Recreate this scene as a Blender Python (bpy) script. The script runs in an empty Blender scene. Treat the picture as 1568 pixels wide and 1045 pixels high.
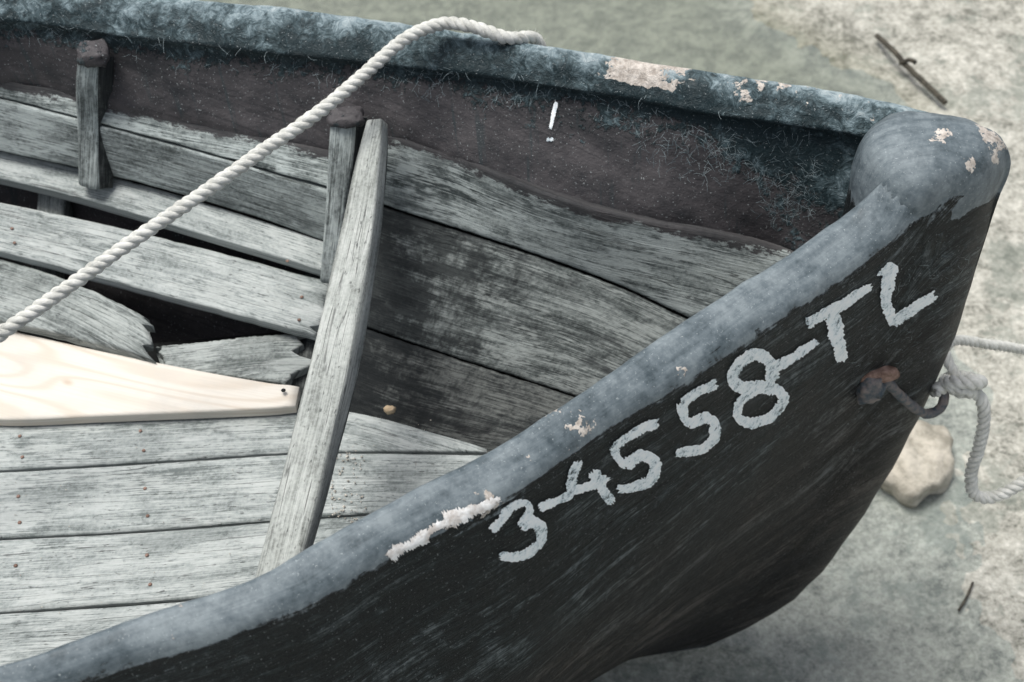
import bpy, math, random
from mathutils import Vector, noise, Matrix
from mathutils.bvhtree import BVHTree
random.seed(7)
R=math.radians
# ---------------- camera calibration (photo survey) ----------------
PITCH=R(47); F=50/36*1568
fw=Vector((0,math.cos(PITCH),-math.sin(PITCH))); up=Vector((0,math.sin(PITCH),math.cos(PITCH))); rt=Vector((1,0,0))
C=Vector((0,0,0.7))-fw*2.2
cd=bpy.data.cameras.new("Camera"); cam=bpy.data.objects.new("Camera",cd); bpy.context.scene.collection.objects.link(cam)
cam.location=C; cam.rotation_euler=(math.pi/2-PITCH,0,0); cd.lens=50; cd.sensor_width=36; cd.clip_end=1000
cd.dof.use_dof=True; cd.dof.focus_distance=2.0; cd.dof.aperture_fstop=5.6
bpy.context.scene.camera=cam
def ray(u,v): return fw+rt*((u-784)/F)-up*((v-522.5)/F)
def P(u,v,z):
    d=ray(u,v); return C+d*((z-C.z)/d.z)
def PY(u,v,y):
    d=ray(u,v); return C+d*((y-C.y)/d.y)
TH=R(9)
AX=Vector((math.cos(TH),math.sin(TH),0)); BX=Vector((-math.sin(TH),math.cos(TH),0)); O=Vector((0,-.018,0))
def bf(a,b,z): return O+AX*a+BX*b+Vector((0,0,z))
def inv(p):
    q=p-O; return q.dot(AX),q.dot(BX),p.z
def sm(x,a=0.,b=1.):
    t=max(0,min(1,(x-a)/(b-a))); return t*t*(3-2*t)
def nz(*a): return noise.noise(Vector(a))
def crom(pts,ts):
    """Catmull-Rom through world points, sampled at arc fractions ts"""
    p=[pts[0]*2-pts[1]]+list(pts)+[pts[-1]*2-pts[-2]]
    d=[]
    for i in range(1,len(p)-2):
        for k in range(16):
            t=k/16; a,b,c,e=p[i-1],p[i],p[i+1],p[i+2]
            l0=max(1e-6,(b-a).length); l1=max(1e-6,(c-b).length); l2=max(1e-6,(e-c).length)
            m0=(c-a)*(l1/(l0+l1)); m1=(e-b)*(l1/(l1+l2)); t2=t*t;t3=t2*t
            d.append(b*(2*t3-3*t2+1)+m0*(t3-2*t2+t)+c*(-2*t3+3*t2)+m1*(t3-t2))
    d.append(pts[-1].copy())
    L=[0]
    for i in range(1,len(d)): L.append(L[-1]+(d[i]-d[i-1]).length)
    out=[];j=0
    for t in ts:
        s=t*L[-1]
        while j<len(L)-2 and L[j+1]<s: j+=1
        f=(s-L[j])/max(1e-9,L[j+1]-L[j]); out.append(d[j].lerp(d[j+1],max(0,min(1,f))))
    return out
def lin(n): return [i/(n-1) for i in range(n)]
def W(l): return [P(*q) for q in l]

def empty(name):
    o=bpy.data.objects.new(name,None); bpy.context.scene.collection.objects.link(o); return o
def mkobj(name,vs,fs,mat,uv=None,parent=None,smooth=True,attrs=None,flat=None):
    me=bpy.data.meshes.new(name); me.from_pydata([tuple(v) for v in vs],[],fs); me.update()
    if uv:
        l=me.uv_layers.new(name="UVMap")
        for lp in me.loops: l.data[lp.index].uv=uv[lp.vertex_index]
    for k,pl in enumerate(me.polygons): pl.use_smooth=smooth and not (flat and k in flat)
    if attrs:
        for n,vals in attrs.items():
            at=me.attributes.new(n,'FLOAT','POINT'); at.data.foreach_set('value',vals)
    me.materials.append(mat)
    o=bpy.data.objects.new(name,me); bpy.context.scene.collection.objects.link(o)
    if parent: o.parent=parent
    return o
# ---------------- node helpers ----------------
class M:
    def __init__(s,name):
        s.m=bpy.data.materials.new(name); s.m.use_nodes=True; s.t=s.m.node_tree; s.b=s.t.nodes['Principled BSDF']; s.out=s.t.nodes['Material Output']
    def N(s,ty): return s.t.nodes.new(ty)
    def L(s,a,b):
        if hasattr(a,'links'): s.t.links.new(a,b)
        else: b.default_value=a
    def uv(s,rand=True,world=False):
        if world: src=s.N('ShaderNodeNewGeometry').outputs['Position']
        else:
            n=s.N('ShaderNodeUVMap'); n.uv_map="UVMap"; src=n.outputs[0]
        if not rand: return src
        oi=s.N('ShaderNodeObjectInfo')
        c=s.N('ShaderNodeCombineXYZ'); m1=s.ma('MULTIPLY',oi.outputs['Random'],53.); s.L(m1,c.inputs[0]); s.L(m1,c.inputs[1]); s.L(m1,c.inputs[2])
        b=s.N('ShaderNodeVectorMath'); b.operation='ADD'; s.L(src,b.inputs[0]); s.L(c.outputs[0],b.inputs[1]); return b.outputs[0]
    def mp(s,v,sc,loc=(0,0,0),rot=(0,0,0)):
        n=s.N('ShaderNodeMapping'); s.L(v,n.inputs[0]); n.inputs['Scale'].default_value=sc; n.inputs['Location'].default_value=loc; n.inputs['Rotation'].default_value=rot; return n.outputs[0]
    def no(s,v,sc=1.,det=4,ro=.6,di=0.):
        n=s.N('ShaderNodeTexNoise'); s.L(v,n.inputs['Vector']); n.inputs['Scale'].default_value=sc; n.inputs['Detail'].default_value=min(det,4); n.inputs['Roughness'].default_value=ro; n.inputs['Distortion'].default_value=di; return n.outputs[0]
    def vo(s,v,sc,feat='F1'):
        n=s.N('ShaderNodeTexVoronoi'); n.feature=feat; s.L(v,n.inputs['Vector']); n.inputs['Scale'].default_value=sc; return n
    def ma(s,op,a,b=0.,c=None,clamp=False):
        n=s.N('ShaderNodeMath'); n.operation=op; n.use_clamp=clamp; s.L(a,n.inputs[0]); s.L(b,n.inputs[1])
        if c is not None: s.L(c,n.inputs[2])
        return n.outputs[0]
    def ra(s,f,stops):
        n=s.N('ShaderNodeValToRGB'); s.L(f,n.inputs[0]); cr=n.color_ramp
        while len(cr.elements)<len(stops): cr.elements.new(.5)
        for e,(p,c) in zip(cr.elements,stops):
            e.position=p; e.color=(c,c,c,1) if isinstance(c,(int,float)) else (*c,1)
        return n.outputs[0]
    def mx(s,f,a,b,mode='MIX'):
        n=s.N('ShaderNodeMix'); n.data_type='RGBA'; n.blend_type=mode
        s.L(f,n.inputs[0])
        for v,i in ((a,6),(b,7)):
            if isinstance(v,tuple): v=(*v,1)
            s.L(v,n.inputs[i])
        return n.outputs[2]
    def at(s,name):
        n=s.N('ShaderNodeAttribute'); n.attribute_name=name; return n.outputs['Fac']
    def dist(s,pos,c):
        n=s.N('ShaderNodeVectorMath'); n.operation='DISTANCE'; s.L(pos,n.inputs[0]); n.inputs[1].default_value=tuple(c); return n.outputs['Value']
    def fin(s,col,rough,h=None,dist=.002,st=1.,spec=.4):
        s.L(col if not isinstance(col,tuple) else (*col,1),s.b.inputs['Base Color']); s.L(rough,s.b.inputs['Roughness']); s.b.inputs['Specular IOR Level'].default_value=spec
        if h is not None:
            b=s.N('ShaderNodeBump'); b.inputs['Distance'].default_value=dist; b.inputs['Strength'].default_value=st; s.L(h,b.inputs['Height']); s.L(b.outputs[0],s.b.inputs['Normal'])
        return s.m

def wood(name,dk,md,lt,stain=.35,stc=(.05,.055,.055),crack=1.,wear=None,wearf=.6,paint=None,damp=None):
    m=M(name); v=m.uv(); pos=m.uv(False,True)
    warp=m.no(m.mp(v,(3,6,1)),1,2)
    sx=m.N('ShaderNodeSeparateXYZ'); m.L(v,sx.inputs[0]); cx=m.N('ShaderNodeCombineXYZ'); m.L(sx.outputs[0],cx.inputs[0])
    m.L(m.ma('MULTIPLY_ADD',warp,.016,sx.outputs[1]),cx.inputs[1]); w=cx.outputs[0]
    g1=m.no(m.mp(w,(1.8,85,1)),1,4,.6); g2=m.no(m.mp(w,(12,420,1)),1,4,.7); bl=m.no(m.mp(v,(9,18,1)),1,4,.7); fine=m.no(v,150,3,.75)
    f=m.ma('ADD',m.ma('MULTIPLY',g1,.45),m.ma('MULTIPLY',g2,.55))
    f=m.ma('ADD',f,m.ma('MULTIPLY',m.ma('SUBTRACT',bl,.5),.6)); f=m.ma('ADD',f,m.ma('MULTIPLY',m.ma('SUBTRACT',fine,.5),.35))
    col=m.ra(f,[(.36,dk),(.47,md),(.62,lt)])
    st=m.ra(m.no(m.mp(v,(4.,11,1),loc=(4,2,0)),1,4,.75),[(.5,0.),(.64,1.)])
    col=m.mx(m.ma('MULTIPLY',st,stain),col,stc)
    ck=m.ma('ABSOLUTE',m.ma('SUBTRACT',m.no(m.mp(w,(1.1,42,1),loc=(7,3,0)),1,2,.5),.5))
    ck=m.ra(ck,[(.002,1.),(.008,0.)]); gate=m.ra(bl,[(.49,0.),(.57,1.)]); ck=m.ma('MULTIPLY',ck,gate)
    col=m.mx(m.ma('MULTIPLY',ck,.7*crack),col,(.02,.022,.022))
    pit=m.ra(m.no(m.mp(v,(70,210,1)),1,2,.6),[(.29,1.),(.35,0.)]); col=m.mx(m.ma('MULTIPLY',pit,.55),col,(.04,.043,.043))
    if wear:
        wr=m.ra(m.ma('ADD',m.ma('MULTIPLY',m.no(m.mp(v,(7,20,1),loc=(9,1,0)),1,4,.8),.65),m.ma('MULTIPLY',g2,.35)),[(.51,0.),(.56,1.)]); col=m.mx(m.ma('MULTIPLY',wr,wearf),col,wear)
    if damp or paint:
        s2=m.N('ShaderNodeSeparateXYZ'); m.L(m.uv(False),s2.inputs[0])
    if damp:  # damp dark stain at the aft end of the plank, ragged edge
        nn=m.ma('SUBTRACT',m.ma('ADD',m.ma('MULTIPLY',m.no(m.mp(v,(22,14,1),loc=(2,5,0)),1,4,.8),.55),m.ma('MULTIPLY',m.no(m.mp(v,(5,45,1),loc=(2,9,0)),1,4,.7),.45)),.5)
        k=m.ra(m.ma('ADD',s2.outputs[0],m.ma('MULTIPLY',nn,1.5)),[(damp*.45,.85),(damp,.0)])
        col=m.mx(k,col,(.017,.020,.021))
    if paint:
        e=m.ma('ADD',s2.outputs[1],m.ma('MULTIPLY',m.ma('SUBTRACT',m.ma('ADD',m.ma('MULTIPLY',bl,.3),m.ma('MULTIPLY',m.no(m.mp(v,(26,60,1)),1,4,.85),.7)),.5),.10))
        pk=m.ra(e,[(paint,.95),(paint+.003,0.)]); col=m.mx(pk,col,m.ra(bl,[(.35,(.030,.031,.033)),(.65,(.065,.060,.062))]))
    h=m.ma('ADD',m.ma('MULTIPLY',g2,.8),m.ma('MULTIPLY',g1,.25)); h=m.ma('SUBTRACT',h,m.ma('MULTIPLY',ck,.6)); h=m.ma('SUBTRACT',h,m.ma('MULTIPLY',pit,.4)); h=m.ma('ADD',h,m.ma('MULTIPLY',fine,.35))
    return m.fin(col,.85,h,.0024,.9,.2)
M_floor=wood("weathered_floor_wood",(.15,.17,.165),(.31,.34,.33),(.46,.49,.475),stain=.3,stc=(.13,.15,.145),wear=(.53,.56,.54))
M_floord=wood("old_floor_wood",(.10,.112,.108),(.24,.265,.255),(.39,.42,.40),stain=.45,stc=(.07,.08,.075),wear=(.46,.49,.47))
M_wall=wood("weathered_plank_wood",(.045,.055,.054),(.17,.195,.19),(.36,.40,.385),stain=.75,stc=(.045,.055,.056),wear=(.47,.52,.505),paint=.013)
M_walln=wood("rib_wood",(.07,.08,.077),(.20,.225,.22),(.38,.42,.405),stain=.6,stc=(.06,.07,.07),wear=(.47,.52,.505))
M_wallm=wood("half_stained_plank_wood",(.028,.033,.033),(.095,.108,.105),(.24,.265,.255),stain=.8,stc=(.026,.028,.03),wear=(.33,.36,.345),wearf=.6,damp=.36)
M_walld=wood("stained_plank_shaded_rib_wood",(.016,.018,.019),(.050,.055,.054),(.15,.16,.152),stain=.85,stc=(.018,.02,.021),wear=(.18,.19,.18),wearf=.5,damp=.3)  # stained planks; also stands in for shade on the rib sides
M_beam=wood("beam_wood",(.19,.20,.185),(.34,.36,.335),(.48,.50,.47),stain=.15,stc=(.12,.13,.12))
M_beam_shade=wood("beam_shaded_side_wood",(.03,.034,.033),(.09,.10,.095),(.2,.215,.2),stain=.5)  # darker copy of the beam wood, side shade put into the colour
# new pine
m=M("new_pine_wood"); v=m.uv(False)
ring=m.ma('SINE',m.ma('MULTIPLY',m.no(m.mp(v,(1.3,9,1)),1,1.5,.4),85.))
g=m.no(m.mp(v,(5,300,1)),1,4)
col=m.ra(m.ma('MULTIPLY_ADD',ring,.5,.5),[(.0,(.70,.66,.59)),(.6,(.69,.645,.57)),(1.,(.62,.555,.47))])
col=m.mx(m.ra(m.dist(m.mp(v,(1,1.6,1)),(1.045,.13,0)),[(.003,.6),(.014,0.)]),col,(.45,.32,.21))
col=m.mx(m.ma('MULTIPLY',m.ra(g,[(.4,1.),(.55,0.)]),.2),col,(.52,.47,.40))
col=m.mx(m.ra(m.no(m.uv(False,True),9,4,.7),[(.5,0.),(.7,.4)]),col,(.52,.51,.47))
M_new=m.fin(col,.6,g,.001,.4,.3)

# tarred near hull
def tar(name,inner=False):
    m=M(name); v=m.uv(False); pos=m.uv(False,True)
    cap=m.at('cap'); peel=m.at('peel'); low=m.at('low')
    n1=m.no(pos,14,4,.7); n2=m.no(pos,75,4,.75); n3=m.no(pos,4,3,.6)
    if not inner:
        s1=m.no(m.mp(v,(3.0,60,1)),1,4,.75,.25); s2=m.no(m.mp(v,(14,230,1),loc=(3,1,0)),1,4,.85)
        s3=m.no(m.mp(v,(1.3,17,1),loc=(5,2,0)),1,3,.6)
        sf=m.ma('ADD',m.ma('MULTIPLY',s1,.42),m.ma('MULTIPLY',s2,.58)); sf=m.ma('ADD',sf,m.ma('MULTIPLY',m.ma('SUBTRACT',n1,.5),.45)); sf=m.ma('ADD',sf,m.ma('MULTIPLY',m.ma('SUBTRACT',n2,.5),.35))
        sf=m.ma('ADD',sf,m.ma('MULTIPLY',m.ma('SUBTRACT',s3,.5),.45))
        side=m.ra(sf,[(.44,(.003,.005,.0055)),(.52,(.009,.014,.015)),(.58,(.040,.053,.055)),(.67,(.17,.195,.20))])
        br=m.ra(sf,[(.43,(.006,.0055,.005)),(.52,(.022,.019,.016)),(.65,(.10,.090,.080))])
        lw=m.ra(m.ma('ADD',low,m.ma('MULTIPLY',m.ma('SUBTRACT',n3,.5),.7)),[(.2,0.),(.5,1.)])
        side=m.mx(lw,side,br)
        side=m.mx(m.ma('MULTIPLY',m.ra(m.ma('ADD',low,m.ma('MULTIPLY',m.ma('SUBTRACT',s1,.5),.4)),[(.03,1.),(.16,0.)]),.5),side,(.005,.009,.010))
        cc=m.ra(m.ma('ADD',m.ma('MULTIPLY',n1,.5),m.ma('ADD',m.ma('MULTIPLY',n2,.25),m.ma('MULTIPLY',s1,.25))),[(.38,(.050,.068,.077)),(.49,(.125,.153,.167)),(.60,(.215,.25,.262))])
        h2=m.ma('ADD',m.ma('MULTIPLY',s1,1.4),m.ma('ADD',m.ma('MULTIPLY',s2,1.4),m.ma('MULTIPLY',n2,.6)))
    else:
        p=m.no(m.mp(v,(5,14,1)),1,4,.65)
        side=m.ra(m.ma('ADD',m.ma('MULTIPLY',p,.5),m.ma('MULTIPLY',n1,.5)),[(.36,(.020,.021,.023)),(.5,(.048,.045,.047)),(.65,(.088,.081,.083))])
        gr=m.no(m.mp(v,(2,120,1)),1,3,.6); side=m.mx(m.ma('MULTIPLY',m.ra(gr,[(.36,1.),(.44,0.)]),.5),side,(.02,.02,.022))
        rn=m.no(m.mp(v,(45,3.5,1)),1,3,.6); side=m.mx(m.ma('MULTIPLY',m.ra(rn,[(.60,0.),(.66,1.)]),.6),side,(.022,.034,.037))
        fb=m.no(pos,38,4,.85,1.5)
        f=m.ma('ADD',m.ma('MULTIPLY',n1,.55),m.ma('MULTIPLY',fb,.45)); f=m.ma('SUBTRACT',f,m.ma('MULTIPLY',m.ma('SUBTRACT',low,.4),.17))
        cc=m.ra(f,[(.41,(.014,.027,.031)),(.48,(.062,.094,.104)),(.55,(.19,.25,.27)),(.66,(.41,.47,.48))])
        h2=m.ma('ADD',m.ma('MULTIPLY',p,.5),m.ma('MULTIPLY',n2,.5))
    nn=m.ma('SUBTRACT',m.ma('ADD',m.ma('MULTIPLY',n1,.5),m.ma('MULTIPLY',n2,.5)),.5)
    if not inner: nn=m.ma('ADD',nn,m.ma('MULTIPLY',m.ma('SUBTRACT',s1,.5),.8))
    cm=m.ra(m.ma('ADD',cap,m.ma('MULTIPLY',nn,1.8 if inner else 1.2)),[(.44,0.),(.54,1.)])
    col=m.mx(cm,side,cc)
    pm=m.ra(m.ma('ADD',peel,m.ma('MULTIPLY',m.ma('SUBTRACT',m.no(pos,26,4,.75),.5),2.4)),[(.72,0.),(.78,1.)])
    col=m.mx(pm,col,m.ra(n2,[(.4,(.38,.335,.29)),(.6,(.62,.57,.51))]))
    spk=m.ra(m.no(pos,320,2,.6),[(.66,0.),(.72,1.)])
    col=m.mx(m.ma('MULTIPLY',spk,.6),col,(.42,.46,.46))
    h=m.ma('ADD',m.ma('MULTIPLY',n2,.5),m.ma('MULTIPLY',n1,.8))
    if inner: h=m.ma('ADD',h,m.ma('MULTIPLY',fb,1.3))
    mxh=m.N('ShaderNodeMix'); m.L(cm,mxh.inputs[0]); m.L(h2,mxh.inputs[2]); m.L(m.ma('MULTIPLY',h,.8 if inner else .45),mxh.inputs[3])
    hh=m.ma('ADD',mxh.outputs[0],m.ma('MULTIPLY',pm,.12))
    ro=m.ra(n1,[(.3,.44),(.7,.64)])
    return m.fin(col,ro,hh,.006,.85,.26)
M_tar=tar("tarred_hull_paint"); M_tari=tar("tarred_inner_paint",True)
def simple(name,c1,c2,sc,rough=.7,h=.001,world=True):
    m=M(name); v=m.uv(False,world); n=m.no(v,sc,4,.7); return m.fin(m.ra(n,[(.38,c1),(.62,c2)]),rough,n,h,1.)
m=M("white_brush_paint"); v=m.uv(False,True); n=m.no(v,95,4,.85); nb=m.no(v,26,3,.7)
M_white=m.fin(m.ra(m.ma('ADD',m.ma('MULTIPLY',n,.6),m.ma('MULTIPLY',nb,.4)),[(.385,(.02,.028,.03)),(.425,(.42,.51,.55)),(.48,(.78,.84,.86)),(.6,(.90,.92,.92))]),.5,n,.002,.8)
M_rust=simple("rusty_iron",(.05,.07,.085),(.20,.17,.155),55,.7,.003)
M_rust2=simple("rust",(.12,.07,.05),(.30,.20,.16),55,.8,.003)
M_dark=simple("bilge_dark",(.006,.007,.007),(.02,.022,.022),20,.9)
M_stone=simple("pale_stone",(.27,.25,.20),(.52,.48,.40),18,.85,.01)
M_twig=simple("twig_bark",(.03,.028,.022),(.09,.08,.06),60,.9)
M_crumb=simple("debris",(.3,.28,.24),(.7,.66,.58),200,.9)
M_fib=simple("frayed_fibre",(.12,.17,.19),(.38,.45,.46),30,.7)
m=M("rope_fibre"); v=m.uv(False); n=m.no(m.mp(v,(500,16,1)),1,3,.6); n2=m.no(m.uv(False,True),45,4,.7)
col=m.mx(m.ma('MULTIPLY',n,.5),m.ra(n2,[(.3,(.42,.42,.38)),(.6,(.70,.70,.655))]),(.60,.60,.55))
M_rope=m.fin(col,.85,n,.0015,.8,.2)

# ---------------- boat ----------------
boat=empty("rowing_boat")
ZK=-.28
def stemA(z):
    t=[(1.2,.715),(.98,.72),(.62,.731),(.39,.713),(.15,.67),(-.05,.61),(-.15,.565),(-.22,.50),(-.28,.40)]
    for (z0,a0),(z1,a1) in zip(t,t[1:]):
        if z>=z1: return a1+(a0-a1)*(z-z1)/(z0-z1)
    return t[-1][1]
N=300
ts=[(i/(N-1))**1.25 for i in range(N)]
ein=[bf(-1.4,-.66,.95),bf(-2.3,-.62,.96),bf(-3.1,-.44,.99)]
eout=[bf(-1.4,-.74,.93),bf(-2.3,-.70,.94),bf(-3.12,-.50,.97)]
nin=W([(1440,262,.965),(1318,312,.957),(1210,387,.955),(1050,487,.955),(860,620,.955),(740,693,.953),(600,767,.95),(470,837,.95),(390,884,.95),(300,915,.95),(190,950,.95),(100,985,.95),(0,1022,.95)])+ein
nou=W([(1536,268,.955),(1520,300,.945),(1490,328,.94),(1440,350,.935),(1380,374,.93),(1290,427,.93),(1190,492,.93),(1050,585,.93),(930,657,.93),(830,728,.93),(760,775,.93),(600,852,.93),(480,922,.93),(330,982,.93),(200,1020,.93),(110,1050,.93),(0,1088,.93)])+eout
A=crom(nin,ts); B=crom(nou,ts)
Bi=[inv(p) for p in B]
def hw(a):
    for (a0,b0,_),(a1,b1,_) in zip(Bi,Bi[1:]):
        if a1<=a<=a0: f=(a-a1)/max(1e-9,a0-a1); return -(b1+(b0-b1)*f)
    return 0.012
KA0,KA1=.505,.728
KC,KR=(KA0+KA1)/2,(KA1-KA0)/2
prof=[(1.0,.78),(1.0,.84),(1.0,.88),(1.0,.91),(1.0,.93),(1.01,.95),(1.015,.965),(1.01,.98),(.995,.997),(.965,1.013),(.915,1.028),(.84,1.040),(.74,1.048),(.62,1.054),(.48,1.058),(.3,1.061),(.12,1.062),(.0,1.062)]
def headh(p):
    """(normalised plan radius, surface height) of the stem head"""
    a,b,_=inv(p); rb=max(.012,min(.094,hw(a)*.985)); pw=2.3
    rho=((abs(a-KC)/KR)**pw+(abs(b)/rb)**pw)**(1/pw)
    z=.93
    if rho<1.0:
        for (s0,z0),(s1,z1) in zip(prof[7:],prof[8:]):
            if s1<=rho<=s0: z=z1+(z0-z1)*(rho-s1)/(s0-s1); break
        else: z=.98
        z=z-.12*max(0,a-.66)*sm(z,.93,1.05)*1.6-.010*sm(z,.95,1.05)
    return rho,z
def blend(p):
    rho,h=headh(p)
    f=.045*math.exp(-(max(0,rho-1)*.10/.030)**1.1)
    zc=p.z+f
    if rho<1: zc=max(zc,h-.003) if zc<h else h-.003
    return zc
def kd(p):
    a,b,_=inv(p); cx=max(.56,min(.66,a)); r=.085 if cx<.62 else .07
    return math.hypot(a-cx,b)-r+.025
def fillet(p,amp=.055,w=.026):
    d=kd(p); return amp*math.exp(-(max(0,d)/w)**1.3)
def hull_rows(A,B,cap_arch,nj=30):
    rows=[];caps=[];lows=[]
    rows.append([a+Vector((0,0,-.05)) for a in A]);caps.append(.9);lows.append(0)
    rows.append([a+Vector((0,0,-.012)) for a in A]);caps.append(1);lows.append(0)
    KK=16
    for k in range(0,KK+1):
        f=k/KK; rr=[]
        for i,(a,b) in enumerate(zip(A,B)):
            q=a.lerp(b,.03+.94*f); q.z+=cap_arch*(1-(2*f-1)**4)+.004*nz(q.x*9,q.y*9,f)
            z2=blend(q); q.z+=(z2-q.z)*sm(f,-.12,.25)
            q+=BX*(.003*nz(q.x*14,5,f)+.002*nz(q.x*40,2,f)); rr.append(q)
        rows.append(rr);caps.append(1 if f<.82 else .78 if f<.99 else .60);lows.append(0)
    last=rows[-1]
    for j in range(0,nj+1):
        H=(j/nj)**1.15; rr=[]
        for i,b in enumerate(B):
            a_,b_,z_=inv(b); s=max(0,.72-a_)
            lift=(last[i].z-(z_+.002))*(1-H)**9 if s<.3 else 0
            z=z_+(ZK-z_)*H - (.006 if j==0 else .0)+max(0,lift)
            p=1.5+2.6*sm(s,0,1.2); Ff=(1-H**p)**(1/1.5) if H<1 else 0
            Ff=Ff*(1+.05*math.sin(math.pi*min(1,H*1.6))*sm(s,.1,1))
            a2=a_+(stemA(z)-stemA(z_))*math.exp(-s/.9)
            q=bf(a2,b_*Ff,z)
            am=.006*sm(H,0,.1); q+=BX*(am*(nz(q.x*3,q.z*9,1.3)+.6*nz(q.x*9,q.z*22,4.)))
            rr.append(q)
        rows.append(rr);caps.append(max(-.2,.42-.5*H*9));lows.append(H)
    return rows,caps,lows
def rows_mesh(name,rows,caps,lows,mat,peelf,flip=False,capf=None,ref=8):
    nr=len(rows); vs=[];uv=[];cp=[];lo=[];pe=[]
    mid=rows[min(ref,nr-1)]; L=[0]
    for i in range(1,N): L.append(L[-1]+(mid[i]-mid[i-1]).length)
    acc=[0]*N
    for r in range(nr):
        for i in range(N):
            if r: acc[i]+=(rows[r][i]-rows[r-1][i]).length
            vs.append(rows[r][i]); uv.append((L[i],acc[i])); cp.append(capf(r,i,caps[r]) if capf else caps[r]); lo.append(lows[r]); pe.append(peelf(r,i))
    fs=[]
    for r in range(nr-1):
        for i in range(N-1):
            f=(r*N+i,r*N+i+1,(r+1)*N+i+1,(r+1)*N+i); fs.append(f[::-1] if flip else f)
    return mkobj(name,vs,fs,mat,uv,boat,True,{'cap':cp,'low':lo,'peel':pe}),vs,fs
rows,caps,lows=hull_rows(A,B,.012)
PC=[(P(895,662,.94),.05,.72),(P(805,702,.95),.03,.8),(P(640,832,.935),.03,.55),(P(700,800,.935),.04,.8),(P(750,770,.935),.035,.8),(P(1030,560,.95),.05,.45),(P(935,600,.95),.03,.45),(P(870,690,.92),.04,.6),(P(1490,330,.94),.05,.3),(P(270,985,.94),.08,.45),(P(1060,520,.95),.04,.42),(P(850,640,.95),.03,.5)]
KP=[(P(1442,215,1.045),.034,1.0),(P(1505,224,1.02),.046,1.15),(P(1480,252,1.02),.032,1.0),(P(1442,262,1.0),.02,.9)]
PC+=KP
def peelat(p):
    return max([0]+[a*(1-((p-c).length/r)**2) for c,r,a in PC if (p-c).length<r])
hullN,hv,hf=rows_mesh("hull_near_side",rows,caps,lows,M_tar,lambda r,i:peelat(rows[r][i]) if r<24 else 0.)
bvhN=BVHTree.FromPolygons(hv,hf)
# far side: cap + inner wall
efo=[bf(-1.4,.74,.93),bf(-2.3,.70,.94),bf(-3.12,.50,.97)]
efi=[bf(-1.4,.67,.91),bf(-2.3,.62,.92),bf(-3.1,.44,.95)]
fo=W([(1440,178,.955),(1400,166,.965),(1320,148,.955),(1240,134,.95),(1100,113,.95),(960,91,.95),(780,62,.95),(640,40,.95),(430,12,.95),(330,3,.95),(200,-9,.95),(0,-24,.95)])+efo
fi=W([(1400,262,.93),(1330,212,.925),(1240,195,.918),(1100,176,.915),(960,150,.915),(780,122,.915),(640,104,.915),(430,82,.915),(330,72,.915),(200,57,.915),(0,34,.915)])+efi
b4=W([(1400,440,.68),(1260,410,.70),(1190,388,.70),(1100,366,.73),(1000,348,.745),(880,325,.755),(750,275,.78),(620,228,.80),(500,240,.77),(330,202,.79),(170,172,.795),(0,133,.80)])+[bf(-1.4,.63,.78),bf(-2.3,.6,.78),bf(-3.05,.40,.8)]
fA=crom(fo,ts); fB=crom(fi,ts); f4=crom(b4,ts)
fr=[];fc=[];fl=[]
outer=[]
for j in range(16,-1,-1):
    H=(j/16)**1.15; rr=[]
    for i,b in enumerate(fA):
        b=b+BX*.012-Vector((0,0,.03)); a_,b_,z_=inv(b); s=max(0,.72-a_); z=z_+(ZK-z_)*H
        p=1.5+2.6*sm(s,0,1.2); Ff=(1-H**p)**(1/1.5) if H<1 else 0
        rr.append(bf(a_+(stemA(z)-stemA(z_))*math.exp(-s/.9),max(b_,.0)*Ff,z))
    outer.append(rr)
fr+=outer; fc+=[0]*len(outer); fl+=[.3]*len(outer)
fr.append([a+BX*.008-Vector((0,0,.006)) for a in fA]);fc.append(1);fl.append(0)
for k in range(11):
    f=k/10; rr=[]
    for a,b in zip(fA,fB):
        q=a.lerp(b,f); q.z+=.014*math.sin(math.pi*min(1,f*1.15+.0))**.7 if f<.87 else 0
        q+=Vector((0,-.3,1))*(.004*nz(q.x*12,f*4,2)+.0035*nz(q.x*40,f*9,5)); q.z+=fillet(q,.04,.02); rr.append(q)
    fr.append(rr);fc.append(1);fl.append(f)
fr.append([b+Vector((0,.012,-.012)) for b in fB]);fc.append(.75);fl.append(1)
for k in range(1,11):
    f=k/10; fr.append([ (b+Vector((0,.014,-.012))).lerp(c+Vector((0,.016,0)),f)+Vector((0,-1,.3))*(.003*nz(c.x*6,f*3,7)+.002*nz(c.x*25,f*12,9)) for b,c in zip(fB,f4)]); fc.append(max(0,.66-f*.9));fl.append(1)
for k in range(1,9):
    f=k/8; rr=[]
    for c in f4:
        a_,b_,z_=inv(c); H=f; b2=(b_+.03)*(1-H**2.2); rr.append(bf(a_,b2+.0,z_-(z_-.25)*H**.85+(-.03 if k<8 else 0)))
    fr.append(rr);fc.append(0);fl.append(1)
nout=len(outer)
def capF(r,i,c):
    x=fB[i].x
    if r>nout+11: c=c+.45*sm(x,.28,.5)*(1 if r<nout+24 else 0)+.12*nz(x*5,1,1)
    return c
def peelF(r,i):
    x=fB[i].x
    if nout<=r<=nout+8: return .62*sm(x,-.02,.14)*(1-sm(x,.5,.6))*(.75+.9*nz(x*7,3,3))+.14
    return 0.
hullF,fv,ff=rows_mesh("hull_far_side",fr,fc,fl,M_tari,peelF,True,capF,ref=nout+4)
bvhF=BVHTree.FromPolygons(fv,ff)
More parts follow.
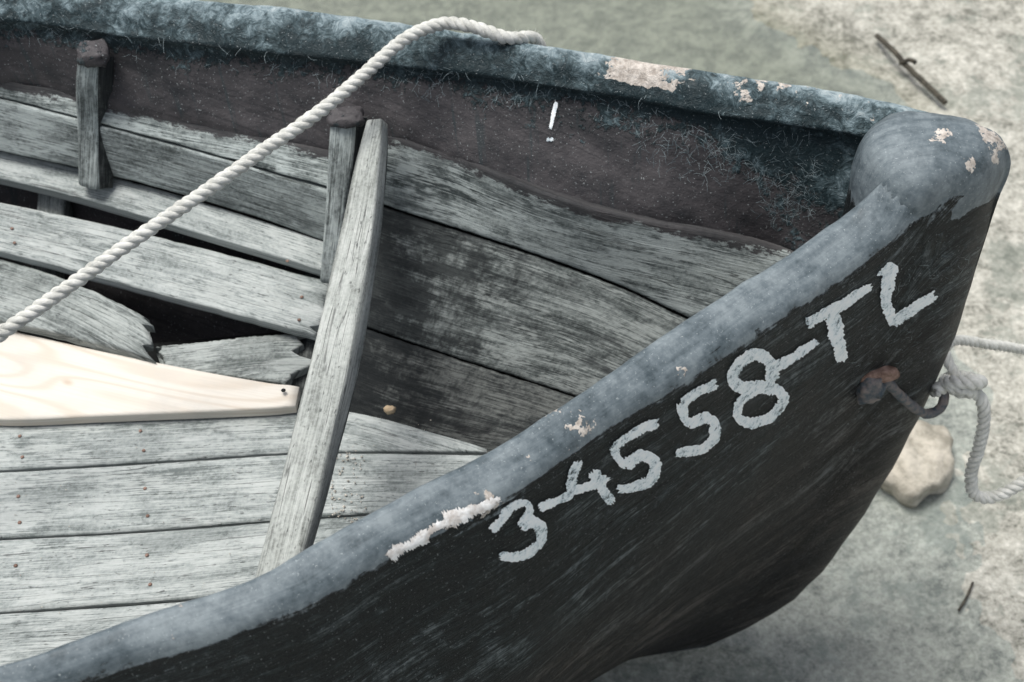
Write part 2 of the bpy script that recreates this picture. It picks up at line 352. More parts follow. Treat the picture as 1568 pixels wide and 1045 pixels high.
# near inner wall
rin=[]
for k in range(12):
    f=k/11; rr=[]
    for a in A:
        a_,b_,z_=inv(a); rr.append(bf(a_,(b_-.015*(k==0))*(1-f**2.6),z_-.04-(z_-.29)*f**.85))
    rin.append(rr)
rows_mesh("hull_near_inner_wall",rin,[0]*12,[.3]*12,M_tari,lambda r,i:0.)
tb=[bf(-3.08,-.49,.96),bf(-3.08,.49,.96),bf(-3.05,.4,.2),bf(-3.05,0,-.19),bf(-3.05,-.4,.2)]
tv=tb+[p-AX*.03 for p in tb]; mkobj("transom",tv,[(0,1,2,3,4),(9,8,7,6,5)]+[(i,i+5,(i+1)%5+5,(i+1)%5) for i in range(5)],M_walld,None,boat,False)
def blob(name,c,rx,ry,rz,e,mat,parent=None,rot=0.,nzf=0.,seg=64,ring=40,attrs=None,shape=None):
    vs=[];fs=[]
    def sp(x,p): return math.copysign(abs(x)**p,x)
    for i in range(ring+1):
        ph=-math.pi/2+math.pi*i/ring
        for j in range(seg):
            t=2*math.pi*j/seg
            l=Vector((sp(math.cos(ph),e)*sp(math.cos(t),e),sp(math.cos(ph),e)*sp(math.sin(t),e),sp(math.sin(ph),e)))
            if shape: l=shape(l)
            q=Vector((l.x*rx,l.y*ry,l.z*rz)); q=Matrix.Rotation(rot,3,'Z')@q
            q*=1+nzf*nz(*(Vector(c)*3+q*(2.2/max(rx,.01)))); vs.append(Vector(c)+q)
    for i in range(ring):
        for j in range(seg): fs.append((i*seg+j,i*seg+(j+1)%seg,(i+1)*seg+(j+1)%seg,(i+1)*seg+j))
    n=len(vs)
    at=attrs(vs) if attrs else {'cap':[1.]*n,'low':[0.]*n,'peel':[0.]*n}
    return mkobj(name,vs,fs,mat,[(v.x,v.z) for v in vs],parent,True,at),vs,fs
# stem head: column flush with the hull plan, flat-topped with a soft shoulder
vs=[];fs=[];seg=96
outl=[]
for j in range(seg):
    t=2*math.pi*j/seg; c_,s_=math.cos(t),math.sin(t); e=.82
    a=KC+KR*math.copysign(abs(c_)**e,c_)
    wmax=.094*abs(s_)**e
    outl.append((a,math.copysign(min(wmax,max(.012,hw(a)*.985)),s_) if abs(s_)>1e-6 else 0))
for _ in range(3): outl=[((outl[i-1][0]+2*outl[i][0]+outl[(i+1)%seg][0])/4,(outl[i-1][1]+2*outl[i][1]+outl[(i+1)%seg][1])/4) for i in range(seg)]
ca=.615
for k,(s_,z) in enumerate(prof):
    for (a,b) in outl:
        aa=ca+(a-ca)*s_; bb=b*s_; dz=-.12*max(0,aa-.66)*sm(z,.93,1.05)*1.6
        q=bf(aa,bb,z+dz-.010*sm(z,.95,1.05)); q+=Vector((1,1,.6))*(.004*nz(q.x*14,q.y*14,q.z*14)+.0012*nz(q.x*50,q.y*50,q.z*50)); vs.append(q)
for k in range(len(prof)-1):
    for j in range(seg): fs.append((k*seg+j,k*seg+(j+1)%seg,(k+1)*seg+(j+1)%seg,(k+1)*seg+j))
pe=[max([0]+[a*(1-((v_-c).length/r)**2) for c,r,a in KP if (v_-c).length<r]) for v_ in vs]
cp=[.2+.8*sm(v_.z,.90,.97) for v_ in vs]
mkobj("stem_head",vs,fs,M_tar,[(v_.x,v_.y) for v_ in vs],boat,True,{'cap':cp,'low':[0.]*len(vs),'peel':pe})

# ---- planks / boards ----
JS=[0,.015,.05,.12,.22,.34,.46,.58,.7,.8,.88,.95,.985,1]
bid=[0]
def board(name,T,Bt,mat,thick=.02,ext=0.,jag0=0.,jag1=0.,edge=.002,cols=90,par=None,wav=.001,lift=0.):
    bid[0]+=1; k=bid[0]*7.3
    T=[p.copy() for p in T];Bt=[p.copy() for p in Bt]
    if ext:
        tt=(T[0]-T[1]).normalized(); tb_=(Bt[0]-Bt[1]).normalized(); d=((tt+tb_)*.5).normalized()
        for q in range(6):
            dd=(d*(1-q/5)+(-AX)*(q/5)).normalized()*ext/6; dd.z*=.5
            T.insert(0,T[0]+dd); Bt.insert(0,Bt[0]+dd)
    t=lin(cols); a=crom(T,t); b=crom(Bt,t); nr=len(JS); vs=[];uv=[];fs=[]
    top=[]
    for i in range(cols):
        for j,f in enumerate(JS):
            sd_=0 if j<7 else 31
            ee=(nz(i*.16,k+sd_,1)*edge*.8+nz(i*.7,k+5+sd_,0)*edge*.6)
            w=(b[i]-a[i]).length or 1
            g=f+(abs(ee)/w if j<4 else (-abs(ee)/w if j>9 else 0))
            p=a[i].lerp(b[i],g)
            q0=sm(i,cols*.85,cols-1); q1=1-sm(i,0,cols*.15)
            tan=(a[min(i+1,cols-1)]-a[max(i-1,0)]).normalized()
            if jag1: p+=tan*q0*jag1*(nz(f*4,k,1)+.9*nz(f*13,k,2)+.8*nz(f*34,k,4))
            if jag0: p-=tan*q1*jag0*(nz(f*4,k,3)+.9*nz(f*13,k,4))
            top.append(p)
    n=(top[nr*(cols//2)+nr-1]-top[nr*(cols//2)]).cross(top[nr*(cols//2+3)]-top[nr*(cols//2)]).normalized()
    if n.dot(C-top[nr*(cols//2)])<0: n=-n
    L=0
    for i in range(cols):
        if i: L+=(a[i]-a[i-1]).length
        for j,f in enumerate(JS):
            p=top[i*nr+j]; dd=wav*nz(L*4,f*1.2,k)+lift
            if j in(0,nr-1): dd-=.004
            if j in(1,nr-2): dd-=.001
            if i in(0,cols-1): dd-=.003
            vs.append(p+n*dd); uv.append((L,f*(b[i]-a[i]).length))
    nt=len(vs)
    for i in range(cols):
        for j,f in enumerate(JS): vs.append(top[i*nr+j]-n*thick); uv.append((L if i else 0,f*.1))
    for i in range(cols-1):
        for j in range(nr-1):
            fs.append((i*nr+j,(i+1)*nr+j,(i+1)*nr+j+1,i*nr+j+1))
    s0=len(fs)
    per=[i*nr for i in range(cols)]+[(cols-1)*nr+j for j in range(1,nr)]+[i*nr+nr-1 for i in range(cols-2,-1,-1)]+[j for j in range(nr-2,0,-1)]
    for x in range(len(per)):
        p,q=per[x],per[(x+1)%len(per)]; fs.append((p,p+nt,q+nt,q))
    for i in range(cols-1): fs.append((nt+i*nr,nt+i*nr+nr-1,nt+(i+1)*nr+nr-1,nt+(i+1)*nr))
    return mkobj(name,vs,fs,mat,uv,par or boat,True,None,set(range(s0,len(fs))))
board("side_plank_1",W([(0,122,.80),(110,142,.797),(170,158,.795),(330,192,.787),(500,228,.775),(570,243,.77)]),W([(0,150,.775),(170,194,.765),(330,238,.755),(500,288,.74),(560,305,.735)]),M_wall,ext=.9,edge=.003)
board("side_plank_2",W([(0,153,.773),(170,198,.762),(330,242,.752),(500,292,.736),(560,309,.73)]),W([(0,233,.68),(160,268,.667),(330,314,.655),(500,372,.635),(560,395,.62)]),M_walln,ext=.9,edge=.002)
s1=[(540,298,.71),(585,315,.70),(800,385,.66),(950,440,.62),(1045,485,.59),(1130,522,.57)]
s2=[(520,490,.575),(565,505,.57),(700,550,.54),(870,605,.50),(960,640,.48)]
board("side_plank_3",W([(545,193,.81),(620,213,.805),(700,238,.795),(800,280,.78),(900,315,.765),(1000,338,.75),(1100,357,.735),(1190,378,.705),(1270,400,.69)]),W([(540,296,.712),(585,313,.702),(800,382,.662),(950,437,.622),(1045,482,.592),(1130,518,.572),(1200,540,.56)]),M_wall,edge=.002,cols=120,lift=.004)
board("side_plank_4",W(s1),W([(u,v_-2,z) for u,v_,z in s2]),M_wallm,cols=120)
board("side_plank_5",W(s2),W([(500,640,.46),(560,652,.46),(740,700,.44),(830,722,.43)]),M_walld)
board("stringer",W([(0,230,.665),(160,266,.65),(330,315,.645),(490,366,.635),(540,383,.63)]),W([(0,272,.65),(120,302,.64),(300,355,.635),(490,413,.62),(540,430,.61)]),M_floor,ext=.9,thick=.025,edge=.002)
board("bottom_board_1",W([(0,308,.62),(150,340,.612),(300,376,.605),(505,430,.595)]),W([(0,384,.605),(150,424,.59),(330,472,.58),(482,512,.575)]),M_floor,ext=.9,jag1=.018,edge=.003)
board("bottom_board_2",W([(0,395,.58),(60,412,.578),(130,438,.575),(185,464,.57),(243,494,.565)]),W([(0,490,.575),(60,502,.57),(120,518,.565),(175,532,.56),(216,546,.555)]),M_floord,ext=.9,jag1=.035,edge=.004)
board("bottom_board_3",W([(238,530,.545),(330,520,.545),(400,512,.545),(462,510,.545)]),W([(255,566,.535),(330,573,.535),(400,582,.535),(448,588,.535)]),M_floord,jag1=.035,jag0=.012,edge=.004)
board("new_bottom_board",W([(0,500,.545),(40,510,.545),(215,549,.545),(412,586,.545),(458,590,.545)]),W([(0,641,.535),(150,636,.535),(412,625,.535),(452,621,.535)]),M_new,ext=.9,edge=0,wav=0)
zF=.51
board("bottom_board_4",W([(0,645,zF),(200,638,zF),(450,626,zF),(540,630,zF),(640,655,zF),(745,686,zF)]),W([(0,719,zF),(200,708,zF),(440,692,zF),(520,690,zF),(640,690,zF),(745,692,zF)]),M_floor,ext=.9,edge=.002)
board("bottom_board_5",W([(0,722,zF),(200,711,zF),(440,695,zF),(520,693,zF),(760,696,zF)]),W([(0,823,zF),(200,812,zF),(410,796,zF),(520,788,zF),(760,770,zF)]),M_floor,ext=.9,edge=.0015)
board("bottom_board_6",W([(0,826,zF),(200,815,zF),(410,799,zF),(520,791,zF),(740,775,zF)]),W([(0,936,zF),(200,922,zF),(380,908,zF),(520,896,zF),(680,882,zF)]),M_floor,ext=.9,edge=.0015)
board("bottom_board_7",W([(0,939,zF),(200,926,zF),(380,911,zF),(520,899,zF),(640,890,zF)]),W([(0,1046,zF),(200,1030,zF),(380,1012,zF),(520,1000,zF)]),M_floor,ext=.9,edge=.0015)
board("bottom_board_8",W([(0,1050,zF),(200,1034,zF),(380,1016,zF),(480,1006,zF)]),W([(0,1150,zF),(200,1130,zF),(380,1110,zF)]),M_floord,ext=.9)
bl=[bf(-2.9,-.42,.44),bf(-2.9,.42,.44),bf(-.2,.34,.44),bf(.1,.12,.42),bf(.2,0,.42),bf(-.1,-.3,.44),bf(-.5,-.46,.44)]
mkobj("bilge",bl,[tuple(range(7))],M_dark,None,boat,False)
for k in range(8):
    b0=-.46+k*.115; board("stern_board_%d"%k,[bf(-3.0,b0,.5),bf(-2.3,b0,.5),bf(-1.72,b0,.5)],[bf(-3.0,b0+.11,.5),bf(-2.3,b0+.11,.5),bf(-1.72,b0+.11,.5)],M_floord,cols=30)
board("floor_frame_1",W([(60,270,.60),(45,420,.54),(20,560,.49)]),W([(105,275,.60),(85,425,.54),(60,565,.49)]),M_floord,thick=.04)
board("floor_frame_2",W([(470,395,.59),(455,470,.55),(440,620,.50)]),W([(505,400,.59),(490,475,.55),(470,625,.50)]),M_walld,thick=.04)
def prism(name,secs,mats,parent=boat):
    vs=[];uv=[];fs=[];L=0;n=None
    prev=None
    for k,s in enumerate(secs):
        ring=[]
        for i in range(len(s)):
            a,b,c=s[i-1],s[i],s[(i+1)%len(s)]
            ch=.13
            ring+= [b.lerp(a,ch),b.lerp(b.lerp(a,ch).lerp(b.lerp(c,ch),.5),.45),b.lerp(c,ch)]
        if prev: L+=(ring[0]-prev[0]).length
        prev=ring; acc=0
        for i,p in enumerate(ring):
            if i: acc+=(p-ring[i-1]).length
            vs.append(p+Vector((nz(L*6,i,1),nz(L*6,i,5),nz(L*7,i,9)))*.0024); uv.append((L,acc))
        n=len(ring)
    for k in range(len(secs)-1):
        for i in range(n): fs.append((k*n+i,k*n+(i+1)%n,(k+1)*n+(i+1)%n,(k+1)*n+i))
    fs.append(tuple(range(n))[::-1]); fs.append(tuple((len(secs)-1)*n+i for i in range(n)))
    o=mkobj(name,vs,fs,mats[0],uv,parent,True,None,{len(fs)-1,len(fs)-2})
    return o,n
def lerps(lists,n):
    cs=[crom(l,lin(n)) for l in lists]; return [[c[i] for c in cs] for i in range(n)]
def zz(z0,z1,pts,dz=0):
    m_=len(pts); return W([(u,v_,z0+(z1-z0)*i/(m_-1)+dz) for i,(u,v_) in enumerate(pts)])
Le=zz(.875,.80,[(562,184),(551,230),(526,340),(488,505),(440,700),(392,880),(376,930)])
Ri=zz(.88,.805,[(584,182),(583,225),(570,335),(545,500),(505,675),(455,870),(437,930)])
Ro=zz(.845,.76,[(595,192),(595,230),(586,345),(556,545),(515,715),(478,850),(455,930)])
Bo=[p+Vector((-.012,.01,-.045)) for p in Le]
o,n=prism("cross_beam",lerps([Le,Ri,Ro,Bo],60),[M_beam]); o.data.materials.append(M_beam_shade)
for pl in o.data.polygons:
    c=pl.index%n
    if c in(6,7,8): pl.material_index=1  # painted shade on the faces turned from the light
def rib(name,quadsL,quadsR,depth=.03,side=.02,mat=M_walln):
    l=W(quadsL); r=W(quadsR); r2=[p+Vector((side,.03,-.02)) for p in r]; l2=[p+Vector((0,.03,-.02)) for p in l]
    o,n=prism(name,lerps([l,r,r2,l2],24),[mat]); o.data.materials.append(M_walld)  # second slot paints the shade on the rib's right side and back
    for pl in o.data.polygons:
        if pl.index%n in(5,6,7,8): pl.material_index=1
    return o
rib("rib_1",[(118,92,.895),(115,130,.85),(118,200,.76),(120,283,.67)],[(148,88,.895),(146,130,.85),(147,200,.76),(148,290,.67)],side=.022)
rib("rib_2",[(506,185,.86),(502,250,.80),(497,340,.72),(490,432,.64)],[(543,182,.86),(538,250,.80),(524,340,.72),(514,435,.64)])
def tarat(vs): n=len(vs); return {'cap':[.35]*n,'low':[1.]*n,'peel':[0.]*n}
blob("rib_tar_1",P(142,84,.895),.026,.026,.016,.6,M_tari,boat,.2,.35,seg=24,ring=16,attrs=tarat)
blob("rib_tar_2",P(530,180,.858),.028,.02,.011,.6,M_tari,boat,.1,.35,seg=24,ring=16,attrs=tarat)

# ---- painted registration number, on the hull surface ----
def strokes(name,lines,bvhs,mat,wid=1.,off=.0014,parent=boat,seed=0,rag=1.):
    vs=[];fs=[];K=7
    for li,(pts,w) in enumerate(lines):
        w*=wid
        n=max(8,int(sum(math.dist(p,q) for p,q in zip(pts,pts[1:]))/1.5))
        c=crom([Vector((p[0],p[1],0)) for p in pts],lin(n)); base=len(vs); ok=True
        for i,p in enumerate(c):
            t=(c[min(i+1,n-1)]-c[max(i-1,0)]).normalized(); nn=Vector((-t.y,t.x,0))
            end=min(i,n-1-i); tap=min(1,.72+end*.10)
            fl_=1.12-.3*i/n
            wl=w*tap*fl_*(1+rag*(.38*nz(i*.09,li*3.1+seed,.5)+.3*nz(i*.5,li+seed,2.2)+.24*nz(i*1.3,li+seed,4.2)))
            wr=w*tap*fl_*(1+rag*(.38*nz(i*.09,li*3.1+seed,9.5)+.3*nz(i*.5,li+seed,7.2)+.24*nz(i*1.3,li+seed,5.2)))
            for k in range(K):
                f=(k/(K-1)-.5)
                ww=wl if f<0 else wr
                q=p+nn*(f*ww)+t*(7.*nz(f*9,li*1.7,seed+1) if end==0 else 3.5*nz(f*9,li*1.7,seed+1) if end==1 else 0)
                d=ray(q.x,q.y).normalized(); best=None
                for bv in bvhs:
                    loc,no_,ix,ds=bv.ray_cast(C,d)
                    if loc is not None and (best is None or ds<best[1]): best=(loc,ds,no_)
                if best is None: vs.append(C+d*2.2); ok=False; continue
                no_=best[2] if best[2].dot(d)<0 else -best[2]
                vs.append(best[0]+no_*(off+.0004*(1-4*f*f)))
        if ok:
            for i in range(n-1):
                for k in range(K-1): fs.append((base+i*K+k,base+(i+1)*K+k,base+(i+1)*K+k+1,base+i*K+k+1))
    return mkobj(name,vs,fs,mat,None,parent)
T=[([(752,812),(763,800),(780,779),(803,770),(810,782),(794,805)],12),([(794,804),(812,799),(826,808),(826,826),(808,846),(783,853),(765,851)],14),
([(824,777),(848,768),(876,755)],12),
([(886,706),(876,728),(874,748),(900,744),(930,730)],13),([(906,722),(920,745),(938,770)],16),
([(1006,646),(970,662),(937,684)],13),([(938,682),(944,700),(958,714)],13),([(956,712),(980,698),(1000,704),(1002,724),(985,741),(945,749)],15),
([(1096,586),(1068,600),(1042,618)],12),([(1042,618),(1045,638),(1056,652)],13),([(1054,650),(1078,640),(1094,650),(1090,672),(1070,688),(1034,695)],15),
([(1180,582),(1178,556),(1160,543),(1134,553),(1120,578),(1132,592),(1160,592),(1188,597),(1198,612),(1180,638),(1150,648),(1130,640),(1130,620),(1150,600),(1172,592),(1182,578)],15),
([(1186,563),(1215,545),(1252,522)],13),
([(1272,468),(1276,500),(1288,552)],20),([(1234,497),(1260,480),(1295,462),(1332,438)],13),
([(1350,424),(1366,411),(1360,432),(1356,460),(1366,496)],16),([(1364,494),(1395,474),(1430,450)],15)]
strokes("registration_number",T,[bvhN],M_white,1.16)
M_chip=simple("bare_chipped_paint",(.5,.46,.42),(.82,.82,.8),60,.7,.002)
strokes("paint_chips",[([(592,850),(612,842),(640,826),(655,812)],17),([(640,828),(668,806),(690,802)],13),([(680,800),(708,786),(730,783)],22),([(700,792),(735,776),(765,765)],15),([(598,842),(606,858)],9)],[bvhN],M_chip,seed=4,rag=2.2)
strokes("paint_drips",[([(852,157),(848,175),(843,198)],6),([(842,212),(844,217)],10)],[bvhF],M_white,seed=2)

# ---- frayed fibres ----
def fibres(name,zones,bvhs,mat,wd=.0007):
    vs=[];fs=[]
    for (poly,cnt,l0,l1) in zones:
        for _ in range(cnt):
            k=random.random()*(len(poly)-1); i=int(k); f=k-i
            u=poly[i][0]*(1-f)+poly[i+1][0]*f; a=poly[i][1]*(1-f)+poly[i+1][1]*f; b=poly[i][2]*(1-f)+poly[i+1][2]*f
            v_=a+(b-a)*random.random()
            if nz(u*.012,v_*.02,3)<random.uniform(-.35,.15): continue
            d=ray(u,v_).normalized(); best=None
            for bv in bvhs:
                h=bv.ray_cast(C,d)
                if h[0] is not None and (best is None or h[3]<best[3]): best=h
            if not best: continue
            p=best[0].copy(); n=best[1] if best[1].dot(d)<0 else -best[1]
            t=n.cross(Vector((random.uniform(-1,1),random.uniform(-1,1),random.uniform(-1,1)))).normalized()
            s=random.uniform(l0,l1)/6; p+=n*.001; base=len(vs); cur=random.uniform(-.2,.2)
            for q in range(7):
                b_=n.cross(t).normalized(); w=wd*random.uniform(.6,1.1)
                pp=p+n*(.0012*math.sin(math.pi*q/6)*random.uniform(.3,1))
                vs.append(pp-b_*w*.5); vs.append(pp+b_*w*.5)
                if q<6: fs.append((base+2*q,base+2*q+1,base+2*q+3,base+2*q+2))
                t=(t+b_*cur+Vector((0,0,-.08))).normalized(); cur+=random.uniform(-.1,.1); p=p+t*s
    return mkobj(name,vs,fs,mat,None,boat,False)
fibres("frayed_fibres",[([(0,30,52),(200,50,90),(430,80,120),(640,100,150),(780,120,165),(960,145,195),(1100,170,240),(1250,200,330)],700,.01,.026),
 ([(980,200,250),(1100,200,290),(1180,210,340),(1250,230,330)],380,.012,.028)],[bvhF],M_fib,.0004)
fibres("hull_fibres",[([(1300,520,700),(1420,380,560),(1500,340,400)],200,.008,.02)],[bvhN],M_fib,.0004)

# ---- ropes ----
def tube_path(pts,rad,mat,name,strands=3,pitch=.05,parent=None,seg=10,step=.0035):
    L=sum((b-a).length for a,b in zip(pts,pts[1:])); n=int(L/step); c=crom(pts,lin(n))
    vs=[];uv=[];fs=[]
    t0=(c[1]-c[0]).normalized(); nrm=t0.orthogonal().normalized(); fr_=[]
    for i in range(n):
        t=(c[min(i+1,n-1)]-c[max(i-1,0)]).normalized(); nrm=(nrm-t*nrm.dot(t)).normalized(); fr_.append((c[i],t,nrm.copy(),t.cross(nrm)))
    for s in range(strands):
        ctr=[]
        for i,(p,t,a,b) in enumerate(fr_):
            if strands==1: ctr.append((p,a,b,t))
            else:
                ph=2*math.pi*(s/strands+i*step/pitch)+.6*nz(i*.03,2,2); r=rad*.39
                ctr.append((p+(a*math.cos(ph)+b*math.sin(ph))*r+Vector((nz(i*.05,s,1),nz(i*.05,s,2),nz(i*.05,s,3)))*rad*.14,a,b,t))
        base=len(vs); rs=rad*(.65 if strands>1 else 1)
        for i,(p,a,b,t) in enumerate(ctr):
            for j in range(seg):
                th=2*math.pi*j/seg; k=rs*(1+.10*nz(i*.12,s*5,rad*100)+(.08*nz(i*.9,j*1.7,s*3) if strands>1 else .18*nz(i*.35,j*.8,1)))
                vs.append(p+(a*math.cos(th)+b*math.sin(th))*k); uv.append((i*step,j/seg))
        for i in range(n-1):
            for j in range(seg): fs.append((base+i*seg+j,base+i*seg+(j+1)%seg,base+(i+1)*seg+(j+1)%seg,base+(i+1)*seg+j))
        fs.append(tuple(base+j for j in range(seg))[::-1]); fs.append(tuple(base+(n-1)*seg+j for j in range(seg)))
    if strands>1:
        for _ in range(int(L*1100)):
            p,t,a,b=random.choice(fr_); th=random.random()*6.28; d=a*math.cos(th)+b*math.sin(th); q=p+d*rad*.9; e=q+d*random.uniform(.001,.006)+t*random.uniform(-.01,.01); w=b*.00025
            k=len(vs); vs+= [q-w,q+w,e+w,e-w]; uv+=[(0,0)]*4; fs.append((k,k+1,k+2,k+3))
    return mkobj(name,vs,fs,mat,uv,parent)
rp=[bf(-2.2,-.35,.60),P(-500,830,.66)]+W([(-150,620,.74),(0,512,.80),(100,443,.835),(200,371,.868),(300,303,.895),(400,233,.92),(500,163,.945),(575,98,.967),(625,57,.982),(680,36,.985),(725,42,.982),(775,58,.965)])
q=P(775,58,.965); rp+=[q+Vector((.05,.035,-.03)),q+Vector((.07,.05,-.15)),q+Vector((.07,.06,-.5)),q+Vector((.15,.15,-1.2)),q+Vector((.5,.5,-1.22))]
tube_path(rp,.0108,M_rope,"mooring_rope",pitch=.046)
kc=PY(1472,590,.085)
kn=[]
for i in range(30):
    t=2*math.pi*i/29*2
    kn.append(kc+Vector(((math.sin(t)+1.6*math.sin(2*t*1.0+.4))*.011,(math.cos(t*1.5))*.022,(math.cos(t)-1.5*math.cos(1.5*t))*.013)))
shore=[PY(1447,540,.13),PY(1462,522,.17),PY(1510,527,.2),PY(1568,536,.24),PY(1700,560,.35),PY(1950,640,.6)]
down=[PY(1500,608,.07),PY(1507,640,.06),PY(1499,685,.05),PY(1487,725,.045),PY(1492,757,.04),PY(1520,762,.04),PY(1568,738,.05),PY(1640,690,.08),PY(1800,650,.3)]
br=empty("mooring_rope.001")
tube_path([PY(1430,600,.07)]+kn,.0125,M_rope,"knot",pitch=.04,parent=br)
tube_path(shore[::-1]+[kc],.0092,M_rope,"shore_line",pitch=.04,parent=br)
tube_path([kc]+down,.0112,M_rope,"hanging_line",pitch=.04,parent=br)
def hit(u,v_):
    d=ray(u,v_).normalized(); h=bvhN.ray_cast(C,d); return h[0]
h1=hit(1330,590) or PY(1330,590,.05)
blob("ring_staple",h1-Vector((0,.008,0)),.02,.014,.03,.7,M_rust,boat,TH,.2,seg=28,ring=20)
h2=hit(1345,572) or h1
blob("ring_rust_plate",h2-Vector((0,.004,0)),.032,.010,.014,.7,M_rust2,boat,TH,.25,seg=28,ring=20)
tube_path([h1+Vector((.01,-.02,.0)),PY(1355,585,.0),PY(1375,603,.01),PY(1398,623,.03),PY(1420,634,.045),PY(1440,625,.06),PY(1446,605,.075),PY(1436,592,.09)],.0085,M_rust,"ring_hook",strands=1,parent=boat,seg=12)
# ---- debris on the floor ----
vs=[];fs=[]
def crumb(p,s):
    k=len(vs)
    for d in((1,0,0),(0,1,0),(-1,0,0),(0,-1,0),(0,0,1)): vs.append(p+Vector(d)*s*random.uniform(.5,1.3))
    for a,b in((0,1),(1,2),(2,3),(3,0)): fs.append((k+a,k+b,k+4))
for _ in range(130):
    u=random.gauss(520,22); v_=random.uniform(680,800); crumb(P(u,v_,zF+.003),random.uniform(.001,.0028))
for _ in range(90):
    crumb(P(random.uniform(20,700),random.uniform(640,950),zF+.003),random.uniform(.0006,.0016))
mkobj("floor_debris",vs,fs,M_crumb,None,boat,False)
blob("wood_chip",P(597,628,.52),.010,.006,.008,.8,simple("cork",(.45,.33,.2),(.6,.48,.33),80),boat,0,.3,seg=16,ring=10)
blob("screw_head",P(434,598,.549),.004,.004,.002,1,M_dark,boat,0,0,seg=12,ring=8)
k=0
for (u,v_,z) in [(30,668,zF),(34,700,zF),(215,660,zF),(220,690,zF),(28,760,zF),(30,800,zF),(222,748,zF),(226,790,zF),(24,866,zF),(225,850,zF),(230,895,zF),(18,350,.612),(22,372,.608),(462,455,.588),(458,490,.58),(440,400,.63)]:
    k+=1; blob("nail_head_%d"%k,P(u,v_,z+.0015),.0032,.0032,.0016,1,M_rust2,boat,0,.2,seg=10,ring=6)

# ---------------- ground, water ----------------
ZW=-.27
def gd(x,y):
    xs=1.10+.10*sm(y,.2,1)-.3*sm(y,1.7,2.4)+.12*nz(x*.8,y*1.3,3)+.03*nz(x*5,y*5,3); return x-xs
def gh(x,y):
    d=gd(x,y)
    h=-.36+.105*sm(d,-.9,.15)+.04*sm(d,0,1.2)+.10*sm(d,2,30)
    return h+.010*nz(x*4,y*4,1)+.006*nz(x*13,y*13,2)+.004*nz(x*31,y*31,2)+.10*nz(x*.05,y*.05,0)*sm(abs(x)+abs(y),6,40)
g=[]
n=170
for i in range(-n,n+1):
    t=i/n; g.append(math.copysign(3.2*abs(t)+200*abs(t)**9,t))
vs=[Vector((x+.6,y+.6,gh(x+.6,y+.6))) for y in g for x in g]; k=len(g)
fs=[(j*k+i,j*k+i+1,(j+1)*k+i+1,(j+1)*k+i) for j in range(k-1) for i in range(k-1)]
alg=[sm(v_.y,1.1,1.9)*(1-sm(gd(v_.x,v_.y),-.3,.15))*.9 for v_ in vs]
m=M("gravelly_shore"); v=m.uv(False,True)
n1=m.no(v,2.6,4,.65); n2=m.no(v,17,4,.8); n3=m.no(v,80,3,.75)
f=m.ma('ADD',m.ma('MULTIPLY',n1,.28),m.ma('ADD',m.ma('MULTIPLY',n2,.42),m.ma('MULTIPLY',n3,.30)))
col=m.ra(f,[(.42,(.15,.15,.125)),(.465,(.29,.285,.245)),(.53,(.43,.42,.365)),(.61,(.62,.605,.54))])
vo=m.vo(m.mp(v,(1,1.3,1)),60); pb=m.ra(vo.outputs['Distance'],[(.1,1.),(.45,0.)]); gate=m.ra(m.no(v,5,4,.8),[(.50,0.),(.64,1.)])
sep=m.N('ShaderNodeSeparateColor'); m.L(vo.outputs['Color'],sep.inputs[0])
pc=m.ra(sep.outputs[0],[(0,(.10,.10,.08)),(.5,(.36,.345,.29)),(1,(.70,.68,.61))])
col=m.mx(m.ma('MULTIPLY',m.ma('MULTIPLY',pb,gate),.6),col,pc)
algn=m.ra(m.no(m.mp(v,(1,1,1),loc=(3,3,0)),5.5,4,.8),[(.52,0.),(.60,1.)]); col=m.mx(m.ma('MULTIPLY',algn,.5),col,(.17,.195,.165))
col=m.mx(m.at('algae'),col,m.mx(m.ra(n2,[(.4,0.),(.6,1.)]),(.12,.12,.075),(.25,.25,.175)))
M_g=m.fin(col,.85,n2,.010,1.,.25)
mkobj("ground",vs,fs,M_g,None,None,True,{'algae':alg})
m=M("shallow_water"); t=m.t; v=m.uv(False,True)
tr=t.nodes.new('ShaderNodeBsdfTransparent'); tr.inputs[0].default_value=(.93,.965,.97,1)
gl=t.nodes.new('ShaderNodeBsdfGlossy'); gl.inputs['Roughness'].default_value=.06
df=t.nodes.new('ShaderNodeBsdfDiffuse'); df.inputs[0].default_value=(.44,.495,.50,1)
bp=t.nodes.new('ShaderNodeBump'); bp.inputs['Distance'].default_value=.004; bp.inputs['Strength'].default_value=.5; m.L(m.no(v,9,3,.5),bp.inputs['Height'])
fr2=t.nodes.new('ShaderNodeFresnel'); fr2.inputs[0].default_value=1.33
for nd in(gl,fr2): t.links.new(bp.outputs[0],nd.inputs['Normal'])
m1=t.nodes.new('ShaderNodeMixShader'); m1.inputs[0].default_value=.15; t.links.new(tr.outputs[0],m1.inputs[1]); t.links.new(df.outputs[0],m1.inputs[2])
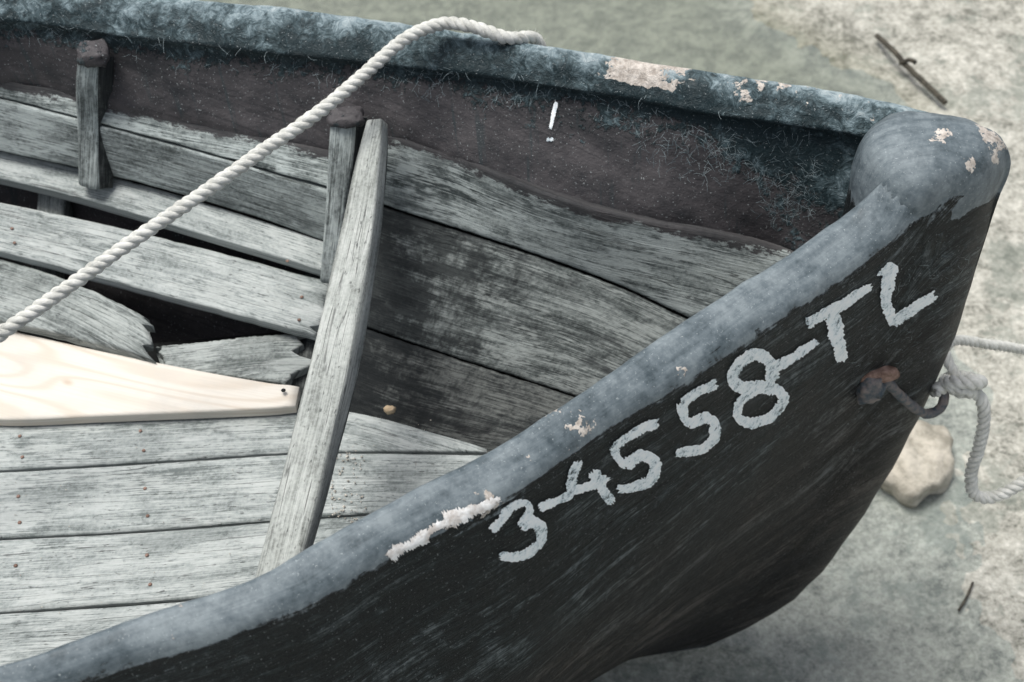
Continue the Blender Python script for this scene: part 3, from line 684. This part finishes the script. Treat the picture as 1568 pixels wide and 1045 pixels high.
m2=t.nodes.new('ShaderNodeMixShader'); t.links.new(fr2.outputs[0],m2.inputs[0]); t.links.new(m1.outputs[0],m2.inputs[1]); t.links.new(gl.outputs[0],m2.inputs[2]); t.links.new(m2.outputs[0],m.out.inputs[0])
mkobj("water",[(-200,-200,ZW),(200,-200,ZW),(200,200,ZW),(-200,200,ZW)],[(0,1,2,3)],m.m)
def rsh(l):
    return Vector((l.x*(1+.15*l.y),l.y*(1-.2*l.x),l.z))
blob("rock",P(1396,706,-.245),.095,.09,.05,.55,M_stone,None,.35,.22,seg=48,ring=30,shape=rsh)
gz=-.235
tube_path([P(1343,55,gz),P(1375,85,gz+.02),P(1385,98,gz+.01),P(1410,122,gz+.01),P(1448,158,gz)],.0085,M_twig,"twig",strands=1,seg=10,step=.01)
tw=bpy.data.objects["twig"]
tube_path([P(1378,98,gz+.01),P(1392,92,gz+.03),P(1402,96,gz+.02)],.007,M_twig,"side_shoot",strands=1,seg=8,step=.01,parent=tw)
tube_path([P(1468,935,-.26),P(1480,915,-.26),P(1490,892,-.26)],.003,M_twig,"twig.001",strands=1,seg=6,step=.01)

# ---------------- light ----------------
sd=Vector((-.28,.08,1)).normalized()
ld=bpy.data.lights.new("sun",'SUN'); ld.energy=2.85; ld.angle=R(25); ld.color=(1,.985,.95)
lo=bpy.data.objects.new("sun",ld); bpy.context.scene.collection.objects.link(lo); lo.rotation_euler=sd.to_track_quat('Z','Y').to_euler()
w=bpy.data.worlds.new("World"); bpy.context.scene.world=w; w.use_nodes=True; nt=w.node_tree
sk=nt.nodes.new('ShaderNodeTexSky'); sk.sky_type='NISHITA'; sk.sun_disc=False; sk.sun_elevation=math.asin(sd.z); sk.sun_rotation=math.atan2(sd.x,sd.y); sk.dust_density=4; sk.air_density=1
hs=nt.nodes.new('ShaderNodeHueSaturation'); hs.inputs['Saturation'].default_value=.5
nt.links.new(sk.outputs[0],hs.inputs['Color']); nt.links.new(hs.outputs[0],nt.nodes['Background'].inputs[0]); nt.nodes['Background'].inputs[1].default_value=.15
vs_=bpy.context.scene.view_settings; vs_.view_transform='Standard'; vs_.look='None'; vs_.exposure=0
